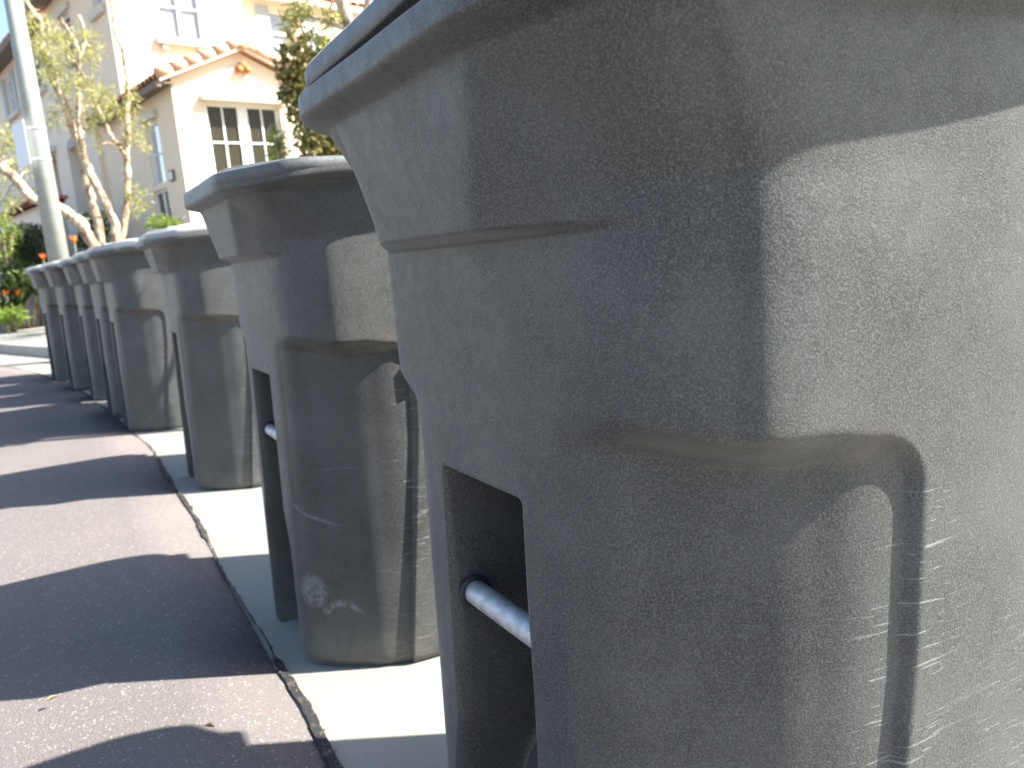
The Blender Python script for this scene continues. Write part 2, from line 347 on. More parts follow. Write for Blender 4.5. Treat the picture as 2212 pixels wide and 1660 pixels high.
def body_rows():
    zb = np.concatenate([np.linspace(.02,.25,20,endpoint=False), np.linspace(.25,.40,18,endpoint=False), np.linspace(.40,.58,16,endpoint=False),
                         np.linspace(.58,.76,52,endpoint=False), np.linspace(.76,.845,10,endpoint=False), np.linspace(.845,.885,24,endpoint=False), np.linspace(.885,.99,16)])
    lo, mi, to, pl, pm = cr(LOW, tt), cr(MID, tt), cr(TOP, tt), cr(PLO, tt), cr(PMI, tt)
    rows = []; A = []
    for z in zb:
        k = min(z/.70, 1.0); P = lo*(1-k) + mi*k
        kk = np.clip((z-.890)/.105, 0, 1)**1.15; P = P*(1-kk) + to*kk
        tg = np.gradient(P, axis=0); tg /= np.linalg.norm(tg, axis=1)[:, None]+1e-9
        nrm = np.stack([-tg[:, 1], tg[:, 0]], 1); nrm[0] = (-1, 0); nrm[-1] = (1, 0)
        nrm[(nrm[:, 0]*(P[:, 0]-.4) + nrm[:, 1]*P[:, 1]) < 0] *= -1
        u, v = P[:, 0].copy(), P[:, 1].copy()
        # recessed lower side panel
        uR = np.interp(z, [0, .40, .50, .64], [.228, .280, .293, .302])
        zi = ZI + .002 + .014*(1-sst(u, .19, .28)) + .020*(1-sst(u, .06, .15))
        dx = u-(uR-RC); dz = z-(zi-RC)
        d = np.where((dx > 0) & (dz > 0), np.hypot(dx, dz)-RC, np.maximum(dx, dz)-RC)
        topness = np.clip((dz-dx)/.08+.5, 0, 1)
        wd = .015 + .024*topness*sst(-(u-uR), .0, .10)
        msk = sst(-d, 0, 1)*0 + np.clip(-d/wd, 0, 1); msk = msk*msk*(3-2*msk)
        k2 = min(z/.64, 1.0); PP = pl*(1-k2) + pm*k2
        msk = msk*sst(v, .11, .17)
        P = P*(1-msk)[:, None] + PP*msk[:, None]
        # upper front pocket: a flat protruding panel with a ledge under it
        bulge = sst(np.array(z), .860, .871)
        kz = max(0, (z-.872)/.12); pocket = .024 - .017*kz + (.37+.12*kz)*.5*((v-.098-.050*kz) + np.sqrt((v-.098-.050*kz)**2 + .008**2))
        P[:, 0] -= np.maximum(0, P[:, 0]-pocket)*bulge*(u < .2)*(1-sst(v, .185, .245))
        # the catch-bar recess in the lower front
        wv = np.interp(z, [0, .26, .34, .633], [.104, .098, .076, .073])
        ztop = .629
        dep2 = np.interp(z, [0, .24, .34, .7], [.085, .085, .13, .13])
        rm = (1-sst(v, wv-.006, wv+.009))*(1-sst(np.array(z), ztop-.012, ztop+.006))*(P[:, 0] < .3)
        P[:, 0] += rm*dep2
        # wheel pockets
        wp = sst(P[:, 0], .55, .60)*(1-sst(np.array(z), .29, .33))
        P[:, 1] = P[:, 1]*(1-wp) + np.minimum(P[:, 1], .20)*wp
        # attributes
        dirt = np.exp(-((d+.022)/.022)**2)*topness*sst(u, .07, .12)*(1-sst(u, .27, .33))
        scf = np.exp(-((u-uR+.012)/.042)**2)*(1-sst(np.array(z), .60, .68)) + .42*sst(u, .30, .40)*(1-sst(np.array(z), .40, .62)) + .16*(u < .32)*(u > .09)*(z < .6)
        lowz = (1-sst(np.array(z), .02, .11))*np.ones_like(u)
        rows.append(np.column_stack([P, np.full(len(tt), z)])); A.append(np.column_stack([dirt, np.clip(scf, 0, 1), lowz]))
    # foot: rounded under-edge
    f0 = rows[0].copy(); c0 = np.array([.37, 0, 0]); pre = []
    for s_, z in ((.955, 0.0), (.978, .003), (.992, .010)):
        q = c0 + (f0-c0)*[s_, s_, 1]; q[:, 2] = z; pre.append(q)
    rows = pre + rows; A = [A[0]]*3 + A
    # rim flange
    top = rows[-1]; rim = cr(RIM, tt); z0 = np.zeros((len(tt), 3))
    for k, z in ((.03,.993),(.12,.996),(.40,1.000),(.75,1.0025),(.90,1.0045),(.97,1.0065),(.992,1.0085),(1.0,1.0125),(1.0,1.0215),(.992,1.0255),(.965,1.0275),(.93,1.0285),(.6,1.029),(.1,1.029)):
        q = top[:, :2]*(1-k) + rim*k; rows.append(np.column_stack([q, z + RISE*sst(rim[:, 0], .0, .18)])); A.append(z0)
    return rows, A
def loft(rows, attrs, name, material, closed_top=True):
    """half rows (v>=0) mirrored into closed rings"""
    n = len(tt); V = []; AT = []
    for r_, a_ in zip(rows, attrs):
        far = r_; near = r_[1:-1][::-1]*[1, -1, 1]
        V.append(np.vstack([far, near])); AT.append(np.vstack([a_, a_[1:-1][::-1]]))
    m_ = len(V[0]); V = np.vstack(V); AT = np.vstack(AT); F = []
    for i in range(len(rows)-1):
        for j in range(m_):
            k = (j+1) % m_; F.append((i*m_+j, (i+1)*m_+j, (i+1)*m_+k, i*m_+k))
    F.append(tuple(range(m_)))
    if closed_top: F.append(tuple(range((len(rows)-1)*m_, len(rows)*m_))[::-1])
    me = bpy.data.meshes.new(name); me.from_pydata(V.tolist(), [], F); me.materials.append(material)
    me.polygons.foreach_set('use_smooth', [True]*len(me.polygons))
    for i, an in enumerate(('dirt', 'scuff', 'low')):
        at_ = me.attributes.new(an, 'FLOAT', 'POINT'); at_.data.foreach_set('value', AT[:, i].astype(np.float32))
    me.update(); o = bpy.data.objects.new(name, me); COL.objects.link(o); return o

def make_bin():
    root = empty('trash_bin')
    rows, A = body_rows()
    b = loft(rows, A, 'body', M['bin']); b.parent = root
    # lid: skirt, step, domed panel
    rim = cr(RIM, tt); c0 = np.array([.40, 0]); Z = np.zeros((len(tt), 3)); L = []
    def ins(e): # inset the rim outline by e metres
        tg = np.gradient(rim, axis=0); tg /= np.linalg.norm(tg, axis=1)[:, None]
        nn = np.stack([-tg[:, 1], tg[:, 0]], 1); nn[(nn*(rim-c0)).sum(1) < 0] *= -1; nn[0] = (-1, 0); nn[-1] = (1, 0)
        q = rim - nn*e; q[:, 1] = np.maximum(q[:, 1], 0); q[0, 1] = q[-1, 1] = 0; return q
    for e, z in ((.034,1.0335),(.020,1.0315),(.014,1.031),(.012,1.0325),(.013,1.051),(.015,1.0545),(.019,1.056),(.026,1.0565),(.029,1.0565),(.030,1.061),(.032,1.064),(.040,1.0655)):
        L.append(np.column_stack([ins(e), z + RISE*sst(rim[:, 0], .0, .18)]))
    base = ins(.040)
    for s_, z in ((.97,1.066),(.88,1.067),(.86,1.068),(.845,1.075),(.83,1.078),(.6,1.081),(.3,1.082)):
        q = c0 + (base-c0)*s_; L.append(np.column_stack([q, z + RISE*sst(rim[:, 0], .0, .18)]))
    lid = loft(L, [Z]*len(L), 'lid', M['lid']); lid.parent = root
    mb = MB(); mb.tube([(.080, -.092, .487), (.080, .092, .487)], .0132, 24, False)
    bar = mb.build('lift_bar', M['steel'], root, True)
    for s_ in (-1, 1):
        mb = MB(); ring = []
        for k in range(24):
            a = 2*math.pi*k/24
            for q in range(8):
                bq = 2*math.pi*q/8; rr = .0155 + .003*math.cos(bq)
                mb.v.append((.080+rr*math.cos(a), s_*.0765+.004*math.sin(bq), .487+rr*math.sin(a)))
        for k in range(24):
            for q in range(8):
                mb.f.append((k*8+q, ((k+1) % 24)*8+q, ((k+1) % 24)*8+(q+1) % 8, k*8+(q+1) % 8)); mb.mi.append(0)
        mb.build('bar_socket', M['hub'], root, True)
    mb = MB(); pts = [(.775, -.17, 1.035), (.85, -.17, 1.03), (.875, -.155, 1.028), (.88, 0, 1.028), (.875, .155, 1.028), (.85, .17, 1.03), (.775, .17, 1.035)]
    mb.tube(pts, .016, 12); mb.build('handle', M['bin'], root, True)
    for s_ in (-.24, .24):
        mb = MB(); mb.box((.78, s_-.035, 1.022), (.835, s_+.035, 1.066)); mb.build('hinge', M['lid'], root, bevel=.008)
    mb = MB(); mb.tube([(.665, -.285, .135), (.665, .285, .135)], .011, 12); mb.build('axle', M['steel'], root, True)
    for s_ in (-1, 1):
        mb = MB(); N = 32; prof = [(.07,-.022),(.125,-.022),(.135,-.014),(.135,.014),(.125,.022),(.07,.022)]
        for k in range(N):
            a = 2*math.pi*k/N
            for r_, y in prof: mb.v.append((r_*math.cos(a), y, r_*math.sin(a)))
        q = len(prof)
        for k in range(N):
            for j in range(q):
                mb.f.append((k*q+j, k*q+(j+1) % q, ((k+1) % N)*q+(j+1) % q, ((k+1) % N)*q+j)); mb.mi.append(0)
        wh = mb.build('wheel', M['tyre'], root, True, loc=(.665, s_*.262, .135))
        mb = MB(); mb.tube([(0, -.018, 0), (0, .018, 0)], .0705, 24); mb.build('rim', M['hub'], wh)
    return root
BINS = [(-0.092,0.713,0.518), (-0.604,1.704,0.525), (-1.411,3.203,0.505), (-2.332,4.572,0.560), (-2.694,5.123,0.589), (-3.223,5.92,0.59), (-3.76,6.628,0.633), (-4.338,7.389,0.665)]
BL = ['largest charcoal wheeled trash bin filling the right half, lid gaping over its rim',
      'scuffed charcoal trash bin directly behind the largest one, pale scrape arcs near its foot',
      'charcoal trash bin with a broad sunlit side panel standing behind the scuffed bin',
      'charcoal trash bin with slanting branch shadows across its side, tan patch on its front pocket',
      'charcoal trash bin squeezed right behind the bin with the tan patch, mostly hidden',
      'charcoal trash bin sixth from the camera in the far tightly spaced group',
      'charcoal trash bin next to last at the far end of the row',
      'charcoal trash bin at the far end of the row, small white mark on its front']
proto = make_bin()
for i, (x, y, th) in enumerate(BINS):
    o = proto if i == 0 else copy_tree(proto)
    o.location = (x, y, 0); o.rotation_euler = (0, 0, th)
    tag(o, BL[i], 'trash bin', 'charcoal trash bins lined along the gutter')
    lid = [q for q in bpy.data.objects if q.parent == o and q.name.split('.')[0] == 'lid'][0]
    if i == 0: lid.rotation_euler = (R(-1.75), R(0.4), 0); lid.location = (0, 0, .0155)
    if i: lid.location = (0, 0, 0); lid.rotation_euler = (0, 0, 0)
    def remap(ob, xs, ys):                                # small differences of height between the bins
        ob.data = ob.data.copy(); co = np.empty(len(ob.data.vertices)*3, np.float32); ob.data.vertices.foreach_get('co', co); co = co.reshape(-1, 3)
        co[:, 2] = np.interp(co[:, 2], xs, ys); ob.data.vertices.foreach_set('co', co.ravel()); ob.data.update()
    kids = {q.name.split('.')[0]: q for q in bpy.data.objects if q.parent == o}
    if i == 2:                                            # this one has a shallower head above its pocket
        remap(kids['body'], [0, .72, .87, 1.1], [0, .72, .882, 1.059])
        for q in [q for q in bpy.data.objects if q.parent == o and q.name.split('.')[0] in ('lid', 'handle', 'hinge')]: q.location.z -= .026
    if i == 1:
        remap(kids['body'], [0, .72, .872, 1.0, 1.1], [0, .72, .889, 1.0, 1.1]); kids['body'].data.materials[0] = M['bin_scraped']
        remap(kids['lid'], [1.0, 1.031, 1.062, 1.2], [1.002, 1.018, 1.050, 1.066]); lid.scale = (1.026, 1.034, 1); lid.location.x = -.011
    if i == 1:
        for q in bpy.data.objects:
            if q.parent == o and q.name.startswith('hinge'): q.location.z = -.02
    if i >= 2:
        kids['lift_bar'].location.x = .035
        for q in bpy.data.objects:
            if q.parent == o and q.name.startswith('bar_socket'): q.location.x = .035
    if i: lid.location.z -= .0022
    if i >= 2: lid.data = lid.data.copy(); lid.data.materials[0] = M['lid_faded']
    if i == 3:
        mb = MB(); mb.box((.0255, -.055, .905), (.0275, -.01, .965)); mb.build('sticker', M['tan_mark'], o)
    if i == 7:
        mb = MB(); mb.box((.0555, .02, .745), (.0565, .07, .785)); mb.build('sticker', M['white_mark'], o)
    if i == 1:
        mb = MB()
        for a, b in (((.306,-.3165,.667),(.372,-.300,.675)), ((.306,-.3165,.617),(.372,-.300,.625)), ((.306,-.3165,.625),(.313,-.300,.667)), ((.365,-.3165,.625),(.372,-.300,.667))): mb.box(a, b)
        mb.build('moulded_badge', M['bin'], o, bevel=.002)

# ------------------------------------------------------------------ house
HK = Vector((-5.484, 14.497, 0)); HR = R(41.5)
FRONT = lambda Y: (lambda s, d, z: (s, Y-d, z))
LEFT = lambda X: (lambda s, d, z: (X-d, s, z))
def wall(mb, mp, s0, s1, z0, z1, ops=(), rev=0.10):
    ss = sorted({s0, s1, *[o[0] for o in ops], *[o[1] for o in ops]}); zz = sorted({z0, z1, *[o[2] for o in ops], *[o[3] for o in ops]})
    for i in range(len(ss)-1):
        for j in range(len(zz)-1):
            cs, cz = (ss[i]+ss[i+1])/2, (zz[j]+zz[j+1])/2
            if any(o[0] < cs < o[1] and o[2] < cz < o[3] for o in ops): continue
            mb.quad(mp(ss[i],0,zz[j]), mp(ss[i+1],0,zz[j]), mp(ss[i+1],0,zz[j+1]), mp(ss[i],0,zz[j+1]))
    for a, b, c_, d_ in ops:
        mb.quad(mp(a,0,c_), mp(a,0,d_), mp(a,-rev,d_), mp(a,-rev,c_)); mb.quad(mp(b,0,c_), mp(b,0,d_), mp(b,-rev,d_), mp(b,-rev,c_))
        mb.quad(mp(a,0,c_), mp(b,0,c_), mp(b,-rev,c_), mp(a,-rev,c_)); mb.quad(mp(a,0,d_), mp(b,0,d_), mp(b,-rev,d_), mp(a,-rev,d_))
def window(par, mp, a, b, c_, d_, nv=2, muntv=1, munth=1, rev=0.10, fw_=.055, mid=.10, blind=False, bar=.028, glass='glass'):
    fr_ = MB(); D0, D1 = -rev, -rev+.06
    fr_.box((a,D0,c_),(a+fw_,D1,d_),mp); fr_.box((b-fw_,D0,c_),(b,D1,d_),mp)
    fr_.box((a+fw_,D0,c_),(b-fw_,D1,c_+fw_),mp); fr_.box((a+fw_,D0,d_-fw_),(b-fw_,D1,d_),mp)
    wS = (b-a-2*fw_-(nv-1)*mid)/nv; x = a+fw_; sash = []
    for i in range(nv):
        sash.append((x, x+wS)); x += wS
        if i < nv-1: fr_.box((x,D0,c_+fw_),(x+mid,D1-.004,d_-fw_),mp); x += mid
    for p0, p1 in sash:
        for k in range(muntv):
            q = p0+(p1-p0)*(k+1)/(muntv+1); fr_.box((q-bar/2,D0+.004,c_+fw_),(q+bar/2,D1-.015,d_-fw_),mp)
        for k in range(munth):
            q = c_+fw_+(d_-c_-2*fw_)*(k+1)/(munth+1); fr_.box((p0,D0+.006,q-bar/2),(p1,D1-.018,q+bar/2),mp)
    w_ = fr_.build('window', M['white'], par)
    pm = MB()
    if blind: pm.quad(mp(a+fw_/2,D0+.02,c_+fw_/2), mp(b-fw_/2,D0+.02,c_+fw_/2), mp(b-fw_/2,D0+.02,d_-fw_/2), mp(a+fw_/2,D0+.02,d_-fw_/2))
    else: pm.box((a+fw_/2,D0+.018,c_+fw_/2),(b-fw_/2,D0+.024,d_-fw_/2),mp)
    pm; pm.build('pane', M['glass_clear'] if blind else M[glass], w_)
    if blind:
        bm_ = MB(); z = c_+.07
        while z < d_-.06:
            p = [mp(a+.06,D0-.012,z), mp(b-.06,D0-.012,z), mp(b-.06,D0-.032,z+.060), mp(a+.06,D0-.032,z+.060)]; bm_.quad(*p); z += .062
        bm_.build('blind', M['blind'], w_)
        bk = MB(); bk.quad(mp(a,D0-.12,c_), mp(b,D0-.12,c_), mp(b,D0-.12,d_), mp(a,D0-.12,d_)); bk.build('room_backing', M['dark'], w_)
    return w_
def barrel(mb, org, along, slope, ncol, seg_len=0.36, w_=0.21, edge=True):
    """rows of half-round clay tiles: org = eave corner, along = eave direction (total), slope = eave-to-ridge vector"""
    org, al, sl_ = Vector(org), Vector(along), Vector(slope); nrm = sl_.cross(al).normalized()
    if nrm.z < 0: nrm = -nrm
    mb.quad(org, org+al, org+al+sl_, org+sl_)
    mb.quad(org-nrm*.03, org+al-nrm*.03, org+al+sl_-nrm*.03, org+sl_-nrm*.03)
    n = max(1, round(sl_.length/seg_len)); st = sl_/n; ad = al.normalized()
    for c_ in range(ncol):
        o0 = org + al*((c_+.5)/ncol)
        for k in range(n):
            j = Vector((random.uniform(-.006,.006), random.uniform(-.006,.006), 0))
            p0 = o0 + st*k - st*.04 + j; p1 = o0 + st*(k+1.06) + j; V = []
            for p, r_, lift in ((p0, w_*.5, .030), (p1, w_*.42, .004)):
                for q in range(9):
                    a = math.pi*q/8; V.append(p + ad*(math.cos(a)*r_) + nrm*(math.sin(a)*r_*.85+lift))
            for p, r_, lift in ((p0, w_*.5-.018, .030),):
                for q in range(9):
                    a = math.pi*q/8; V.append(p + ad*(math.cos(a)*r_) + nrm*(math.sin(a)*r_*.85+lift))
            mb.add(V, [(q, q+1, q+10, q+9) for q in range(8)] + [(q, q+18, q+19, q+1) for q in range(8)])
house = empty('house', HK, HR)
tag(house, 'cream stucco house with a red tiled gable wing and shuttered windows', 'house')
Z0 = 1.2
# gable wing
f_ops = [(.56, 2.0, 2.55, 3.93)]
mb = MB(); wall(mb, FRONT(0), 0, 2.10, Z0, 4.28, f_ops, .16)
mb.add([(0,0,4.28),(2.10,0,4.28),(2.10,0,4.50),(1.31,0,4.84)], [(0,1,2,3)])
wall(mb, LEFT(0), 0, 4.4, Z0, 4.42, [(.92,1.62,2.62,3.76),(.92,1.75,1.5,2.53)], .12)
mb.quad((2.10,0,Z0),(2.10,3,Z0),(2.10,3,4.5),(2.10,0,4.5))
mb.quad((0,4.4,Z0),(-.10,4.4,Z0),(-.10,4.4,4.42),(0,4.4,4.42))
mb.build('wall', M['stucco'], house)
window(house, FRONT(0), .56, 2.0, 2.55, 3.93, 2, 1, 1, .16, .06, .20, glass='glass_trees')
mb = MB(); mb.box((.47,.0,3.935),(2.09,.16,4.035), lambda s,d,z: (s,-d,z)); mb.build('window_header', M['trim'], house, bevel=.008)
window(house, LEFT(0), .92, 1.62, 2.62, 3.76, 1, 0, 1, .12, .045, glass='glass_sky')
window(house, LEFT(0), .92, 1.75, 1.5, 2.53, 2, 0, 0, .12, .045, .06)
mb = MB(); mb.box((.86,.003,3.78),(1.70,.09,3.91), LEFT(0)); mb.build('window_header', M['trim'], house, bevel=.008)
sg_ = MB(); sg_.box((.42,.002,2.60),(.63,.05,2.79), LEFT(0)); hs = sg_.build('number_plate', M['brown_trim'], house, bevel=.01)
sg_ = MB(); sg_.box((.445,.05,2.625),(.605,.055,2.765), LEFT(0)); sg_.build('plate_face', M['sign'], hs)
# gable roof
rf = MB()
barrel(rf, (-.25,-.20,4.225), (0,3.2,0), (1.55,0,.675), 15); barrel(rf, (2.55,-.20,4.44), (0,3.2,0), (-1.24,0,.46), 15)
for k in range(9):
    rf.tube([(1.31,-.22+.37*k,4.955),(1.31,.19+.37*k,4.935)], [.12,.10], 12)
for (ax, az), (bx, bz), nn_ in (((-.27,4.27),(1.31,4.955),6), ((2.57,4.47),(1.31,4.955),5)):
    dx_, dz_ = (bx-ax)/nn_, (bz-az)/nn_
    for k in range(nn_):
        p0 = Vector((ax+dx_*k, -.14, az+dz_*k+.035)); p1 = Vector((ax+dx_*(k+1.12), -.14, az+dz_*(k+1.12)+.012)); rf.tube([p0, p1], [.102, .086], 16)
roof = rf.build('roof', M['tile'], house, True)
fb = MB()
fb.prism([(-.25,4.175),(1.31,4.845),(1.31,4.915),(-.25,4.235)], -.19, -.155); fb.prism([(1.314,4.845),(2.55,4.37),(2.55,4.43),(1.314,4.915)], -.19, -.155)
fb.build('fascia', M['trim'], roof)
fb = MB(); fb.box((-.30,-.15,4.10),(-.22,4.15,4.20)); fb.box((-.22,-.15,4.16),(-.003,4.15,4.185)); fb.box((2.4,-.15,4.34),(2.55,2.9,4.40))
fb.build('gutter', M['brown_trim'], roof)
rf = MB(); barrel(rf, (-.25,3.02,4.225), (0,1.25,0), (.34,0,.15), 6); rf.build('skirt_roof', M['tile'], house, True)
vt = MB()
for dx, dz in ((-.075,0),(.075,0),(0,.075)):
    vt.tube([(1.33+dx,.0,4.52+dz),(1.33+dx,-.13,4.52+dz)], .062, 12)
vt.build('gable_vent', mat('orange_clay', (.42,.17,.06), .8), house, True)
# two-storey block
u_ops = [(1.08, 2.0, 5.80, 7.1)]
mb = MB(); wall(mb, FRONT(3.0), .12, 2.95, 3.6, 7.55, u_ops, .10)
wall(mb, LEFT(.12), 3.0, 7.3, 4.35, 7.42, [(3.30,3.88,6.42,7.1),(5.62,6.4,5.75,6.9)], .12)
mb.quad((2.95,3,3.6),(2.95,3.6,3.6),(2.95,3.6,7.55),(2.95,3,7.55)); mb.quad((.12,7.3,1.2),(3,7.3,1.2),(3,7.3,7.3),(.12,7.3,7.3))
mb.build('upper_wall', M['stucco'], house)
window(house, FRONT(3.0), 1.08, 2.0, 5.80, 7.1, 2, 0, 1, .10, .05, .07, True)
mb = MB(); mb.box((.96,.002,5.66),(2.08,.14,5.79), FRONT(3.0)); mb.box((1.06,.002,5.55),(1.16,.10,5.66), FRONT(3.0)); mb.box((1.80,.002,5.55),(1.90,.10,5.66), FRONT(3.0)); mb.build('window_sill', M['trim'], house, bevel=.01)
window(house, LEFT(.12), 3.30, 3.88, 6.42, 7.1, 1, 0, 0, .12, .045, glass='glass_sky')
mb = MB(); mb.box((3.18,.002,6.22),(4.02,.10,6.38), LEFT(.12)); mb.build('window_sill', M['trim'], house, bevel=.02)
window(house, LEFT(.12), 5.62, 6.4, 5.75, 6.9, 1, 0, 1, .12, .045)
mb = MB(); mb.box((5.5,.002,6.92),(6.52,.07,7.05), LEFT(.12)); mb.build('window_header', M['trim'], house, bevel=.01)
# right bay with shutters
b_ops = [(3.88,4.64,6.08,6.86)]
mb = MB(); wall(mb, FRONT(3.6), 2.95, 9.0, 1.2, 7.05, [(3.88,4.64,5.9,6.86)], .14); mb.build('bay_wall', M['stucco'], house)
window(house, FRONT(3.6), 3.88, 4.50, 5.9, 6.86, 1, 0, 1, .14, .045, blind=True, bar=.06)
mb = MB(); mb.box((4.50,-.14,5.9),(4.635,.012,6.86), FRONT(3.6)); mb.build('window_casing', mat('peach_casing', (.60,.42,.28)), house)
for a, b in ((3.54,3.87),(4.70,5.10)):
    mb = MB(); mb.box((a,.002,5.86),(b,.035,6.94), FRONT(3.6))
    for k in range(3): mb.box((a+.02,.035,5.93+k*.42),(b-.02,.048,5.99+k*.42), FRONT(3.6))
    for k in range(1,4): mb.box((a+(b-a)*k/4-.006,.035,6.0),(a+(b-a)*k/4+.006,.041,6.34), FRONT(3.6))
    mb.build('shutter', M['shutter'], house, bevel=.006)
mb = MB(); mb.box((3.55,.002,5.72),(5.1,.10,5.83), FRONT(3.6)); mb.build('window_sill', M['trim'], house, bevel=.01)
# upper roofs
rf = MB(); barrel(rf, (-.26,2.62,7.46), (0,4.85,0), (2.2,0,.9), 20); barrel(rf, (-.26,2.62,7.72), (3.5,0,0), (0,2.4,.95), 15)
ur = rf.build('upper_roof', M['tile'], house, True)
fb = MB(); fb.box((-.31,2.62,7.33),(-.22,7.5,7.44)); fb.box((-.22,2.68,7.40),(.115,7.5,7.425)); fb.build('gutter', M['brown_trim'], ur)
rf = MB(); barrel(rf, (2.96,3.36,7.16), (6.0,0,0), (0,2.6,1.0), 26); br = rf.build('bay_roof', M['tile'], house, True)
fb = MB(); fb.box((2.98,3.42,7.06),(9,3.6,7.09)); fb.box((2.96,3.33,7.03),(9.0,3.41,7.15)); fb.build('eave', M['trim'], br)
# ground-floor entry on the shaded side: pilaster, arched niche, garage opening
mb = MB(); wall(mb, LEFT(-.10), 4.4, 11.0, Z0, 4.42, [(5.30,6.75,Z0,4.05),(7.85,9.3,Z0,4.13)], .45)
ar = []
for k in range(13):
    a = math.pi*k/12; ar.append((6.025+.725*math.cos(a), 4.05+.24*math.sin(a)))
mb.build('entry_wall', M['stucco2'], house)
mb = MB()
mb.add([LEFT(-.10)(s, .004, z) for s, z in ar], [tuple(range(13))]); mb.quad(*[LEFT(-.10)(s, -.44, z) for s, z in ((5.3,Z0),(6.75,Z0),(6.75,4.05),(5.3,4.05))])
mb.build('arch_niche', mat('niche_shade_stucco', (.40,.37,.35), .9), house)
mb = MB(); mb.quad(*[LEFT(-.10)(s, -.44, z) for s, z in ((7.85,Z0),(9.3,Z0),(9.3,4.13),(7.85,4.13))]); gd = mb.build('garage_door', mat('taupe_door', (.36,.33,.31), .7), house)
mb = MB(); mb.box((7.7,.002,4.15),(9.4,.16,4.30), LEFT(-.10)); mb.build('door_header', M['trim'], house, bevel=.01)
mb = MB(); mb.quad((-.10,4.4,4.42),(3,4.4,4.42),(3,11,4.42),(-.10,11,4.42)); mb.quad((-.1,11,Z0),(3,11,Z0),(3,11,4.42),(-.1,11,4.42)); mb.build('terrace_slab', M['stucco2'], house)

# ------------------------------------------------------------------ neighbouring block beyond
nb = empty('house', HK, HR); tag(nb, 'taller beige house wall with a grey shuttered window behind the lamp post', 'house')
mb = MB(); wall(mb, FRONT(8.3), .35, 6, Z0, 7.40); wall(mb, LEFT(.35), 8.3, 24, Z0, 7.40, [(13.15,14.05,6.15,7.15),(9.6,10.6,6.12,6.9)], .12); mb.build('wall', M['stucco2'], nb)
window(nb, LEFT(.35), 13.15, 14.05, 6.15, 7.15, 1, 0, 1, .12, .05, glass='glass_sky')
for a, b in ((12.68,13.10),(14.10,14.52)):
    mb = MB(); mb.box((a,.002,6.10),(b,.04,7.20), LEFT(.35)); mb.build('shutter', M['shutter'], nb, bevel=.01)
mb = MB(); mb.box((12.6,.002,5.94),(14.6,.12,6.08), LEFT(.35)); mb.build('window_sill', M['trim'], nb, bevel=.02)
window(nb, LEFT(.35), 9.6, 10.6, 6.12, 6.9, 1, 0, 1, .12, .05)
mb = MB(); mb.box((9.4,.002,5.95),(10.8,.10,6.10), LEFT(.35)); mb.build('window_sill', M['trim'], nb, bevel=.02)
rf = MB(); barrel(rf, (-.08,8.1,7.46), (0,16,0), (2.6,0,1.1), 60, .4); r_ = rf.build('roof', M['tile'], nb, True)
fb = MB(); fb.box((-.13,8.1,7.34),(-.03,24,7.45)); fb.box((-.03,8.15,7.405),(.345,24,7.43)); fb.box((-.03,8.0,7.36),(6,8.08,7.47)); fb.build('gutter', M['brown_trim'], r_)

# ------------------------------------------------------------------ low garden wall with tile cap
gw = empty('garden_wall', (-9.0, 16.0, .42), R(131)); tag(gw, 'low white garden wall capped with dark red tiles behind the bushes', 'wall')
mb = MB(); mb.box((-1.3,-.10,.6),(6,.10,2.02)); mb.build('wall', M['stucco2'], gw)
rf = MB(); barrel(rf, (-1.3,.22,2.02), (7.3,0,0), (0,-.22,.10), 30, .24); barrel(rf, (-1.3,-.22,2.02), (7.3,0,0), (0,.22,.10), 30, .24)
rf.build('tile_cap', mat('red_brown_tile', (.26,.11,.09), .8), gw, True)

# ------------------------------------------------------------------ lamp post
pp = Vector((-5.13, 9.36, .145)); post = empty('lamp_post', pp); tag(post, 'tall pale grey tapered street lamp post with a strapped white sign', 'lamp post')
mb = MB(); mb.tube([(0,0,0),(0,0,3.0),(0,0,7.0)], [.120,.096,.062], 28); mb.build('pole', M['pole'], post, True)
mb = MB(); mb.tube([(0,0,0),(0,0,.05),(0,0,.09)], [.2,.2,.15], 28); mb.build('base', M['pole'], post)
mb = MB(); mb.tube([(0,0,6.9),(-.5,-.4,7.25),(-1.2,-1.0,7.4)], .04, 12); mb.build('arm', M['pole'], post, True)
mb = MB(); mb.box((-1.75,-1.12,7.34),(-1.15,-.86,7.46)); mb.build('lamp_head', M['pole'], post, bevel=.04)
for z in (2.16, 2.50):
    mb = MB(); mb.tube([(0,0,z-.012),(0,0,z+.012)], .1075, 28); mb.build('band', M['steel'], post, True)
sp_ = empty('tmp'); bpy.data.objects.remove(sp_)
mb = MB(); mb.box((-.23,-.003,-.24),(.23,.003,.24)); s_ = mb.build('sign', M['sign'], post, bevel=.002, loc=(-.15,-.08,2.33)); s_.rotation_euler = (0, 0, R(135))

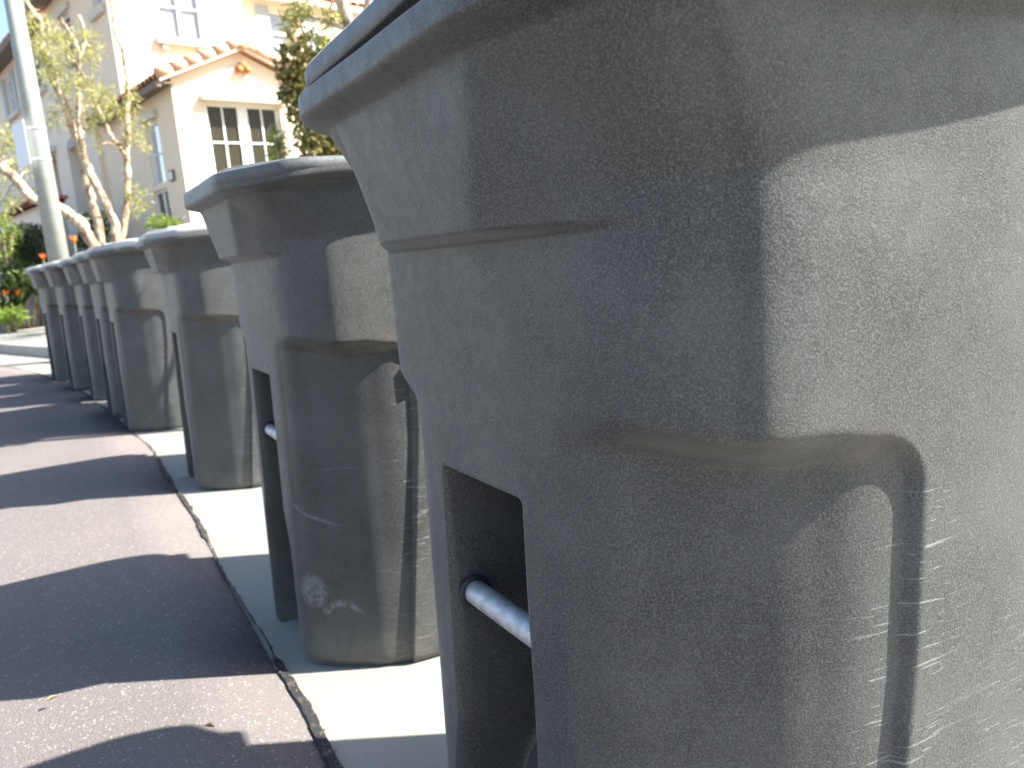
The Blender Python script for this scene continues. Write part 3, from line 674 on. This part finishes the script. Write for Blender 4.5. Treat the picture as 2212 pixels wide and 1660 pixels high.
# ------------------------------------------------------------------ vegetation
def leaves(mb, c_, rad, n, ln, wd, droop=0.3, shell=0.0):
    c_ = np.array(c_); rad = np.array(rad if hasattr(rad, '__len__') else (rad,)*3)
    d = rng.normal(size=(n, 3)); d /= np.linalg.norm(d, axis=1)[:, None]
    P = c_ + d*rad*(np.maximum(rng.random(n), shell)**(1/2.2))[:, None]
    ax = rng.normal(size=(n, 3)) + d*.7; ax[:, 2] -= droop; ax /= np.linalg.norm(ax, axis=1)[:, None]
    sd = np.cross(ax, rng.normal(size=(n, 3))); sd /= np.linalg.norm(sd, axis=1)[:, None]
    nn = np.cross(ax, sd); L_ = ln*(.6+.8*rng.random(n))[:, None]; W_ = wd*(.7+.6*rng.random(n))[:, None]
    for a, b, q, e in zip(P, P+ax*L_*.5+sd*W_*.5+nn*W_*.15, P+ax*L_, P+ax*L_*.5-sd*W_*.5+nn*W_*.15):
        o = len(mb.v); mb.v += [tuple(a), tuple(b), tuple(q), tuple(e)]; mb.f.append((o, o+1, o+2, o+3)); mb.mi.append(0)
def scale_eye(p, s): return tuple(EYE + (Vector(p)-EYE)*s)
def limb(mb, pts, r0_, r1_, s, jit=.012):
    P = [Vector(scale_eye(p, s)) for p in pts]; out = []; rr = []
    for i in range(len(P)-1):
        for k in range(5):
            f = k/5; out.append(P[i].lerp(P[i+1], f) + Vector((random.gauss(0,1), random.gauss(0,1), 0))*jit*.4)
    out.append(P[-1]); n = len(out)
    rr = [(r0_*(1-i/(n-1)) + r1_*i/(n-1))*random.uniform(.86, 1.16) for i in range(n)]
    mb.tube(out, rr, 12)
S = 1.19
T1 = [(-4.98,10.48,.35),(-4.98,10.48,1.37),(-4.95,10.49,1.6),(-5.05,10.44,2.0),(-5.12,10.41,2.25),(-5.16,10.39,2.47),(-5.18,10.38,2.59),(-5.22,10.36,2.79),(-5.24,10.35,3.03),(-5.28,10.33,3.19),(-5.33,10.3,3.35),(-5.35,10.29,3.53),(-5.36,10.29,3.72),(-5.36,10.29,3.84),(-5.35,10.29,4.07),(-5.41,10.26,4.17),(-5.46,10.24,4.3),(-5.49,10.22,4.51)]
T1b = [(-5.16,10.38,2.52),(-5.11,10.3,2.67),(-5.11,10.3,2.86),(-5.08,10.32,3.03),(-5.05,10.33,3.23),(-5.02,10.34,3.52),(-4.98,10.36,3.67),(-5.01,10.35,3.81),(-5.06,10.33,3.96),(-5.11,10.3,4.08)]
T1c = [(-4.98,10.36,3.67),(-4.95,10.49,3.85),(-4.95,10.49,3.99),(-4.95,10.49,4.08),(-4.97,10.48,4.15)]
T1d = [(-5.25,10.68,.35),(-5.25,10.68,1.4),(-5.26,10.68,1.63),(-5.29,10.66,1.99),(-5.31,10.65,2.2),(-5.29,10.66,2.44),(-5.2,10.5,2.8)]
T2 = [(-5.2,11.0,.4),(-5.17,11.05,1.39),(-5.11,11.08,1.63),(-5.03,11.12,1.96),(-4.97,11.14,2.31),(-4.96,11.15,2.49),(-4.96,11.15,2.58),(-4.91,11.17,2.75),(-4.89,11.18,2.94),(-4.84,11.2,3.34),(-4.81,11.21,3.56),(-4.82,11.21,3.73),(-4.82,11.21,3.94),(-4.87,11.19,4.12),(-4.87,11.18,4.28),(-4.85,11.19,4.54),(-4.83,11.2,4.77)]
T2b = [(-4.96,11.15,2.52),(-4.99,11.02,2.66),(-5.06,10.99,2.81),(-5.09,10.98,2.96),(-5.15,10.95,3.18),(-5.18,10.94,3.32)]
T3 = [(-4.88,9.86,.35),(-4.92,9.84,1.3),(-4.95,9.82,1.37),(-5.02,9.79,1.6),(-5.13,9.73,1.73),(-5.22,9.68,1.8),(-5.43,9.57,1.91),(-5.53,9.51,2.11),(-5.65,9.44,2.3),(-5.78,9.36,2.49),(-5.95,9.3,2.7)]
CL = [(-5.76,10.88,4.17,.1),(-4.88,9.53,3.74,.12),(-5.3,10.48,3.96,.11),(-5.37,10.06,3.78,.1),(-5.34,10.12,3.68,.12),(-5.28,10.25,3.65,.15),(-4.86,9.75,3.68,.1),(-4.99,10.38,3.93,.1),(-4.77,10.24,3.8,.12),(-5.35,11.59,4.03,.11),(-4.96,10.57,3.65,.1),(-5.23,10.22,3.51,.14),(-5.18,10.27,3.44,.12),(-5.28,10.07,3.37,.12),(-4.97,10.07,3.27,.11),(-4.94,10.34,3.27,.15),(-4.96,10.67,3.25,.12),(-4.75,10.49,3.25,.07),(-5.44,10.62,3.28,.1),(-5.33,10.22,3.03,.08),(-5.22,10.37,3.07,.07),(-5.28,10.93,3.21,.11),(-5.0,10.68,3.08,.12),(-4.72,10.4,3.01,.1),(-5.35,10.22,2.88,.1),(-5.14,10.61,2.91,.11),(-5.31,11.07,2.91,.07),(-4.96,10.38,2.58,.05),(-4.58,10.56,2.71,.1),(-4.66,11.01,2.93,.11),(-4.39,10.4,2.56,.07),(-4.45,10.6,2.51,.05),(-4.82,10.89,2.03,.1),(-4.71,10.82,1.93,.1),(-4.68,10.65,1.8,.08),(-4.84,10.8,1.79,.07),(-5.36,9.16,2.53,.11),(-5.98,10.36,2.69,.1),(-5.69,9.72,2.74,.07),(-5.54,9.52,2.33,.08),(-5.95,10.07,2.48,.1),(-5.89,10.28,2.43,.05),(-5.9,9.81,2.23,.08),(-5.78,9.62,1.94,.12),(-5.9,10.0,1.92,.08),(-5.69,10.09,2.3,.05),(-5.98,10.51,2.1,.05),(-6.14,10.15,1.81,.08),(-4.81,10.63,2.63,.03),(-4.71,11.02,3.35,.08),(-4.51,10.61,3.14,.08),(-4.56,10.31,2.98,.1),(-4.66,10.85,3.4,.05),(-4.66,10.85,4.41,.07),(-5.45,10.15,4.25,.05),(-5.34,9.99,4.02,.07),(-5.04,10.54,3.79,.1),(-4.74,9.62,3.52,.08)]
def tree(label, limbs, cls, base, group='paperbark trees in front of the house', n=52, lm='leaf'):
    root = empty('paperbark_tree', base); tag(root, label, 'tree', group); inv = -Vector(base)
    mb = MB()
    for pts, a, b in limbs: limb(mb, pts, a*.82, b*.82, S)
    for c_ in cls:                                           # a twig into every leaf clump
        q = Vector(scale_eye(c_[:3], S)); k = min((Vector(scale_eye(p, S)) for l_ in limbs for p in l_[0]), key=lambda p: (p-q).length)
        mb.tube([k, k.lerp(q, .5)+Vector((0,0,.05)), q], [.014,.009,.004], 5)
    t_ = mb.build('trunk', M['bark'], root, True, loc=inv)
    mb = MB()
    for x, y, z, r_ in cls:
        q = scale_eye((x, y, z), S); k = int(n*(r_/.1)**1.7)
        leaves(mb, q, (r_*1.35, r_*1.35, r_*1.35), k, .105, .022)
    mb.build('crown', M[lm], root, loc=inv)
clA = [c_ for c_ in CL if c_[2] > 2.8 and c_[0] < -4.92]; clC = [c_ for c_ in CL if c_[0] < -5.33 and c_[2] <= 2.8]
clB = [c_ for c_ in CL if c_ not in clA and c_ not in clC]
tree('paperbark tree with twin peeling trunks forking up behind the lamp post', [(T1,.085,.03),(T1b,.05,.03),(T1c,.028,.025),(T1d,.09,.06)], clA, scale_eye((-4.98,10.48,.1), S))
tree('slender paperbark tree crossing the tiled eave of the gable wing', [(T2,.075,.022),(T2b,.04,.028)], clB, scale_eye((-5.2,11.0,.1), S))
tree('paperbark tree with a pale trunk leaning steeply behind the lamp post', [(T3,.10,.07)], clC, scale_eye((-4.88,9.86,.1), S))

def terr(x, y):
    i = int(np.argmin(((JL-np.array([x, y]))**2).sum(1))); off = float((np.array([x, y])-JL[i])@NR[i]) - koff[i]
    return float(np.interp(off, [1.72, 2.0, 2.6, 3.3, 3.9, 9], [.15, .24, .75, 1.25, 1.5, 1.62]))
def bush(name, label, cat, c_, rad, n, ln, wd, lm, group=None, lobes=9, spread=.62, stem=True):
    root = empty(name, (c_[0], c_[1], min(terr(c_[0], c_[1]), c_[2]-rad[2]))); tag(root, label, cat, group); inv = -Vector(root.location)
    mb = MB()
    for k in range(lobes):
        d = rng.normal(size=3); d /= np.linalg.norm(d); q = np.array(c_) + d*np.array(rad)*spread
        leaves(mb, q, np.array(rad)*.5, n//lobes, ln, wd, .1, .5)
    mb.build('foliage', M[lm], root, loc=inv)
    mb = MB()
    for k in range(4):
        d = rng.normal(size=3)*.35
        mb.tube([(c_[0]+d[0]*.1, c_[1]+d[1]*.1, min(terr(c_[0], c_[1]), c_[2]-rad[2])), (c_[0]+d[0]*rad[0], c_[1]+d[1]*rad[1], c_[2]-rad[2]*.1), (c_[0]+d[0]*rad[0]*1.6, c_[1]+d[1]*rad[1]*1.6, c_[2]+rad[2]*.5)], [.03,.02,.008], 6)
    mb.build('stem', M['bark'], root, True, loc=inv)
    return root
def at(px, py, D):
    """place a plant on the ray of direction (px, py) [2212-wide plan of the view] at ground distance D"""
    q = fw*1704.18 + rt*(px-1106) - up*(py-830); k = D/math.hypot(q.x, q.y); return tuple(EYE + q*k)
bush('shrub', 'tall glossy dark green shrub against the right edge of the gable wing', 'shrub', at(672,205,13.2), (.48,.45,.95), 2600, .13, .06, 'leaf_dark', lobes=14)
bush('shrub', 'low dark glossy shrub peeking over the bin lid right of the window', 'shrub', at(705,318,12.6), (.42,.4,.5), 1300, .12, .055, 'leaf_dark')
bush('shrub', 'bright green sprig rising before the right pane of the gable window', 'shrub', at(600,322,13.0), (.17,.17,.36), 420, .10, .024, 'leaf_bright', lobes=7)
bush('shrub', 'low yellow-green shrub just above the far sunlit bin lid', 'shrub', at(358,482,13.4), (.28,.28,.15), 500, .06, .03, 'leaf_bright')
bush('shrub', 'dense dark clipped bush left of the lamp post', 'shrub', at(62,545,17.3), (.62,.5,.50), 5200, .07, .035, 'leaf_bush', lobes=16)
bush('shrub', 'pale yellow-green airy bush at the far left edge', 'shrub', at(4,530,17.0), (.32,.3,.5), 900, .08, .03, 'leaf_bright')
bush('shrub', 'silvery speckled shrub in front of the dark clipped bush', 'shrub', at(40,600,16.9), (.42,.35,.25), 1100, .10, .045, 'leaf_blade')
bush('shrub', 'dark low shrub at the foot of the far left planting', 'shrub', at(8,655,16.7), (.30,.25,.25), 900, .09, .04, 'leaf_bush')
bush('shrub', 'dark shrub behind the far lids between the leaning trunks', 'shrub', at(205,508,15.2), (.35,.3,.4), 1300, .09, .04, 'leaf_bush')
bush('shrub', 'small lime green tuft at the back edge of the sidewalk', 'shrub', at(24,684,16.4), (.24,.2,.12), 420, .14, .022, 'grass')

def strelitzia(label, base, blooms, n, hgt):
    root = empty('bird_of_paradise', base); tag(root, label, 'plant', 'bird of paradise plants with orange flowers'); b0 = Vector(base)
    mb = MB()
    for k in range(n):
        a = random.uniform(0, 2*math.pi); lean = random.uniform(.1, .55); h_ = hgt*random.uniform(.6, 1.05)
        d = Vector((math.cos(a), math.sin(a), 0)); sd = Vector((-d.y, d.x, 0)); w_ = .05
        P = [d*(lean*h_*t*t) + Vector((0,0,h_*(t-.18*t*t*t*lean*2))) for t in (0,.45,.6,.75,.9,1.0)]; W_ = (.006,.01,w_,w_*1.1,w_*.6,.003)
        for i in range(5): mb.quad(P[i]-sd*W_[i], P[i]+sd*W_[i], P[i+1]+sd*W_[i+1], P[i+1]-sd*W_[i+1])
    mb.build('foliage', M['leaf_blade'], root)
    for q in blooms:
        q = Vector(q)-b0; mb = MB()
        mb.tube([(q.x*.3,q.y*.3,0),(q.x*.8,q.y*.8,q.z*.7),q], [.012,.012,.012], 6); fl = mb.build('flower', M['leaf_blade'], root, True)
        mb = MB()
        for k in range(6):
            a = random.uniform(0, 6.28); d = Vector((math.cos(a)*.5, math.sin(a)*.5, 1)).normalized(); s2 = d.cross(Vector((.3,.9,.1))).normalized()
            mb.add([q, q+d*.06+s2*.018, q+d*.13, q+d*.06-s2*.018], [(0,1,2,3)])
            s3 = d.cross(s2); mb.add([q, q+d*.06+s3*.018, q+d*.13, q+d*.06-s3*.018], [(0,1,2,3)])
        mb.build('petal', M['orange'], fl)
b1 = Vector(at(45,672,16.8)); strelitzia('bird of paradise clump with two orange blooms at the far left by the sidewalk', (b1.x,b1.y,.3), [at(38,640,16.6), at(12,648,16.6), at(15,640,16.6)], 34, 1.0)
b2 = Vector(at(92,620,16.6)); strelitzia('bird of paradise with one orange bloom beside the lamp post', (b2.x,b2.y,.35), [at(94,562,16.4)], 24, 1.0)
b3 = Vector(at(160,600,13.9)); strelitzia('bird of paradise with one bloom above the far bin lids under the trunks', (b3.x,b3.y,.4), [at(161,525,13.7)], 20, .95)

# street tree behind the row, its shade falls on the bins
root = empty('street_tree', (-.47, 4.40, .15)); tag(root, 'young street tree behind the largest bin with a twig reaching left', 'tree')
mb = MB(); o_ = Vector((-.47, 4.40, .15))
TR = [(0,0,0),(-.05,.0,.6),(-.1,.02,1.2),(-.18,.0,1.7),(-.29,-.02,2.25),(-.36,.0,2.8)]
mb.tube(TR, [.045,.042,.038,.034,.030,.024], 10)
brs = [[(-.12,.02,1.35),(-.3,.15,1.55),(-.5,.32,1.7)],[(-.29,0,2.25),(-.1,.2,2.7),(.05,.35,3.1)],[(-.36,0,2.8),(-.5,.15,3.2),(-.6,.2,3.6)],[(-.2,0,1.8),(.0,-.1,2.3),(.2,-.15,2.8)],[(-.33,0,2.5),(-.45,-.15,3.0),(-.4,-.3,3.4)]]
tw = [Vector(at(px_, py_, 4.42)) - o_ for px_, py_ in ((790,95),(751,63),(720,52),(690,42),(643,27))]
mb.tube([Vector((-.24,-.01,1.9)), *tw], [.024,.019,.017,.014,.010,.005], 8)
mb.tube([tw[1], Vector(at(735,130,4.42))-o_, Vector(at(700,110,4.42))-o_], [.012,.009,.004], 6)
for b_ in brs: mb.tube(b_, [.016,.011,.007,.004][:len(b_)], 6)
mb.build('trunk', M['bark'], root, True)
mb = MB()
lf_ = lambda px_, py_: tuple(Vector(at(px_, py_, 4.42))-o_)
for q, r_, n_ in ((lf_(640,28),.06,60),(lf_(622,45),.045,36),(lf_(655,12),.05,36),(lf_(715,38),.05,50),(lf_(702,98),.05,40),(lf_(732,95),.05,40),(lf_(690,75),.03,14),((.05,.35,3.1),.3,170),((-.6,.2,3.6),.3,200),((.2,-.15,2.8),.25,120),((-.4,-.3,3.4),.3,170),((-.3,.1,3.0),.28,130)):
    leaves(mb, q, r_, int(n_*1.5), .05, .013, .5)
mb.build('crown', M['leaf'], root)

# grass and ground cover
mb = MB()
for _ in range(5200):
    px = random.uniform(-30, 118); k = random.random()
    q = Vector(at(px, 700, 1.0)); i0 = None
    D_ = 15.9 + random.uniform(-.1, 1.5)*(.4+.6*k) + max(0, (95-px))*.0
    x, y = q.x/math.hypot(q.x, q.y)*D_, q.y/math.hypot(q.x, q.y)*D_
    if px < 48 and random.random() < .8: continue
    i = int(np.argmin(((JL-np.array([x, y]))**2).sum(1))); off = float((np.array([x, y])-JL[i])@NR[i]) - koff[i]
    if off < 1.78 or off > 3.2: continue
    z = float(np.interp(off, [1.72,2.0,2.6,3.3], [.15,.24,.75,1.25])); a = random.uniform(0, 6.28); h_ = random.uniform(.05,.13)
    d = Vector((math.cos(a), math.sin(a), 0)); p = Vector((x, y, z)); l_ = Vector((random.gauss(0,.03), random.gauss(0,.03), h_))
    mb.add([p-d*.006, p+d*.006, p+l_], [(0,1,2)])
tag(mb.build('grass', M['grass']), kind='stuff')

# fallen leaves
for k, (x, y, s_, lb, z) in enumerate([(-.985,1.49,.013,'curled tan dry leaf lying on the asphalt in the big shadow',.032), (-.655,1.965,.016,'tiny brown leaf scrap at the foot of the scuffed bin',.004), (-.62,1.36,.012,'small pale leaf flake on the sunlit asphalt near the front',.02)]):
    mb = MB(); mb.add([(-s_,0,0),(-s_*.2,s_*.4,.006),(s_,0,.004),(-s_*.1,-s_*.4,.007),(0,0,.0)], [(0,4,1),(4,2,1),(0,3,4),(4,3,2)])
    o = mb.build('fallen_leaf', M['dry'], loc=(x, y, z)); o.rotation_euler = (0, 0, .5+k*1.3); tag(o, lb, 'leaf')
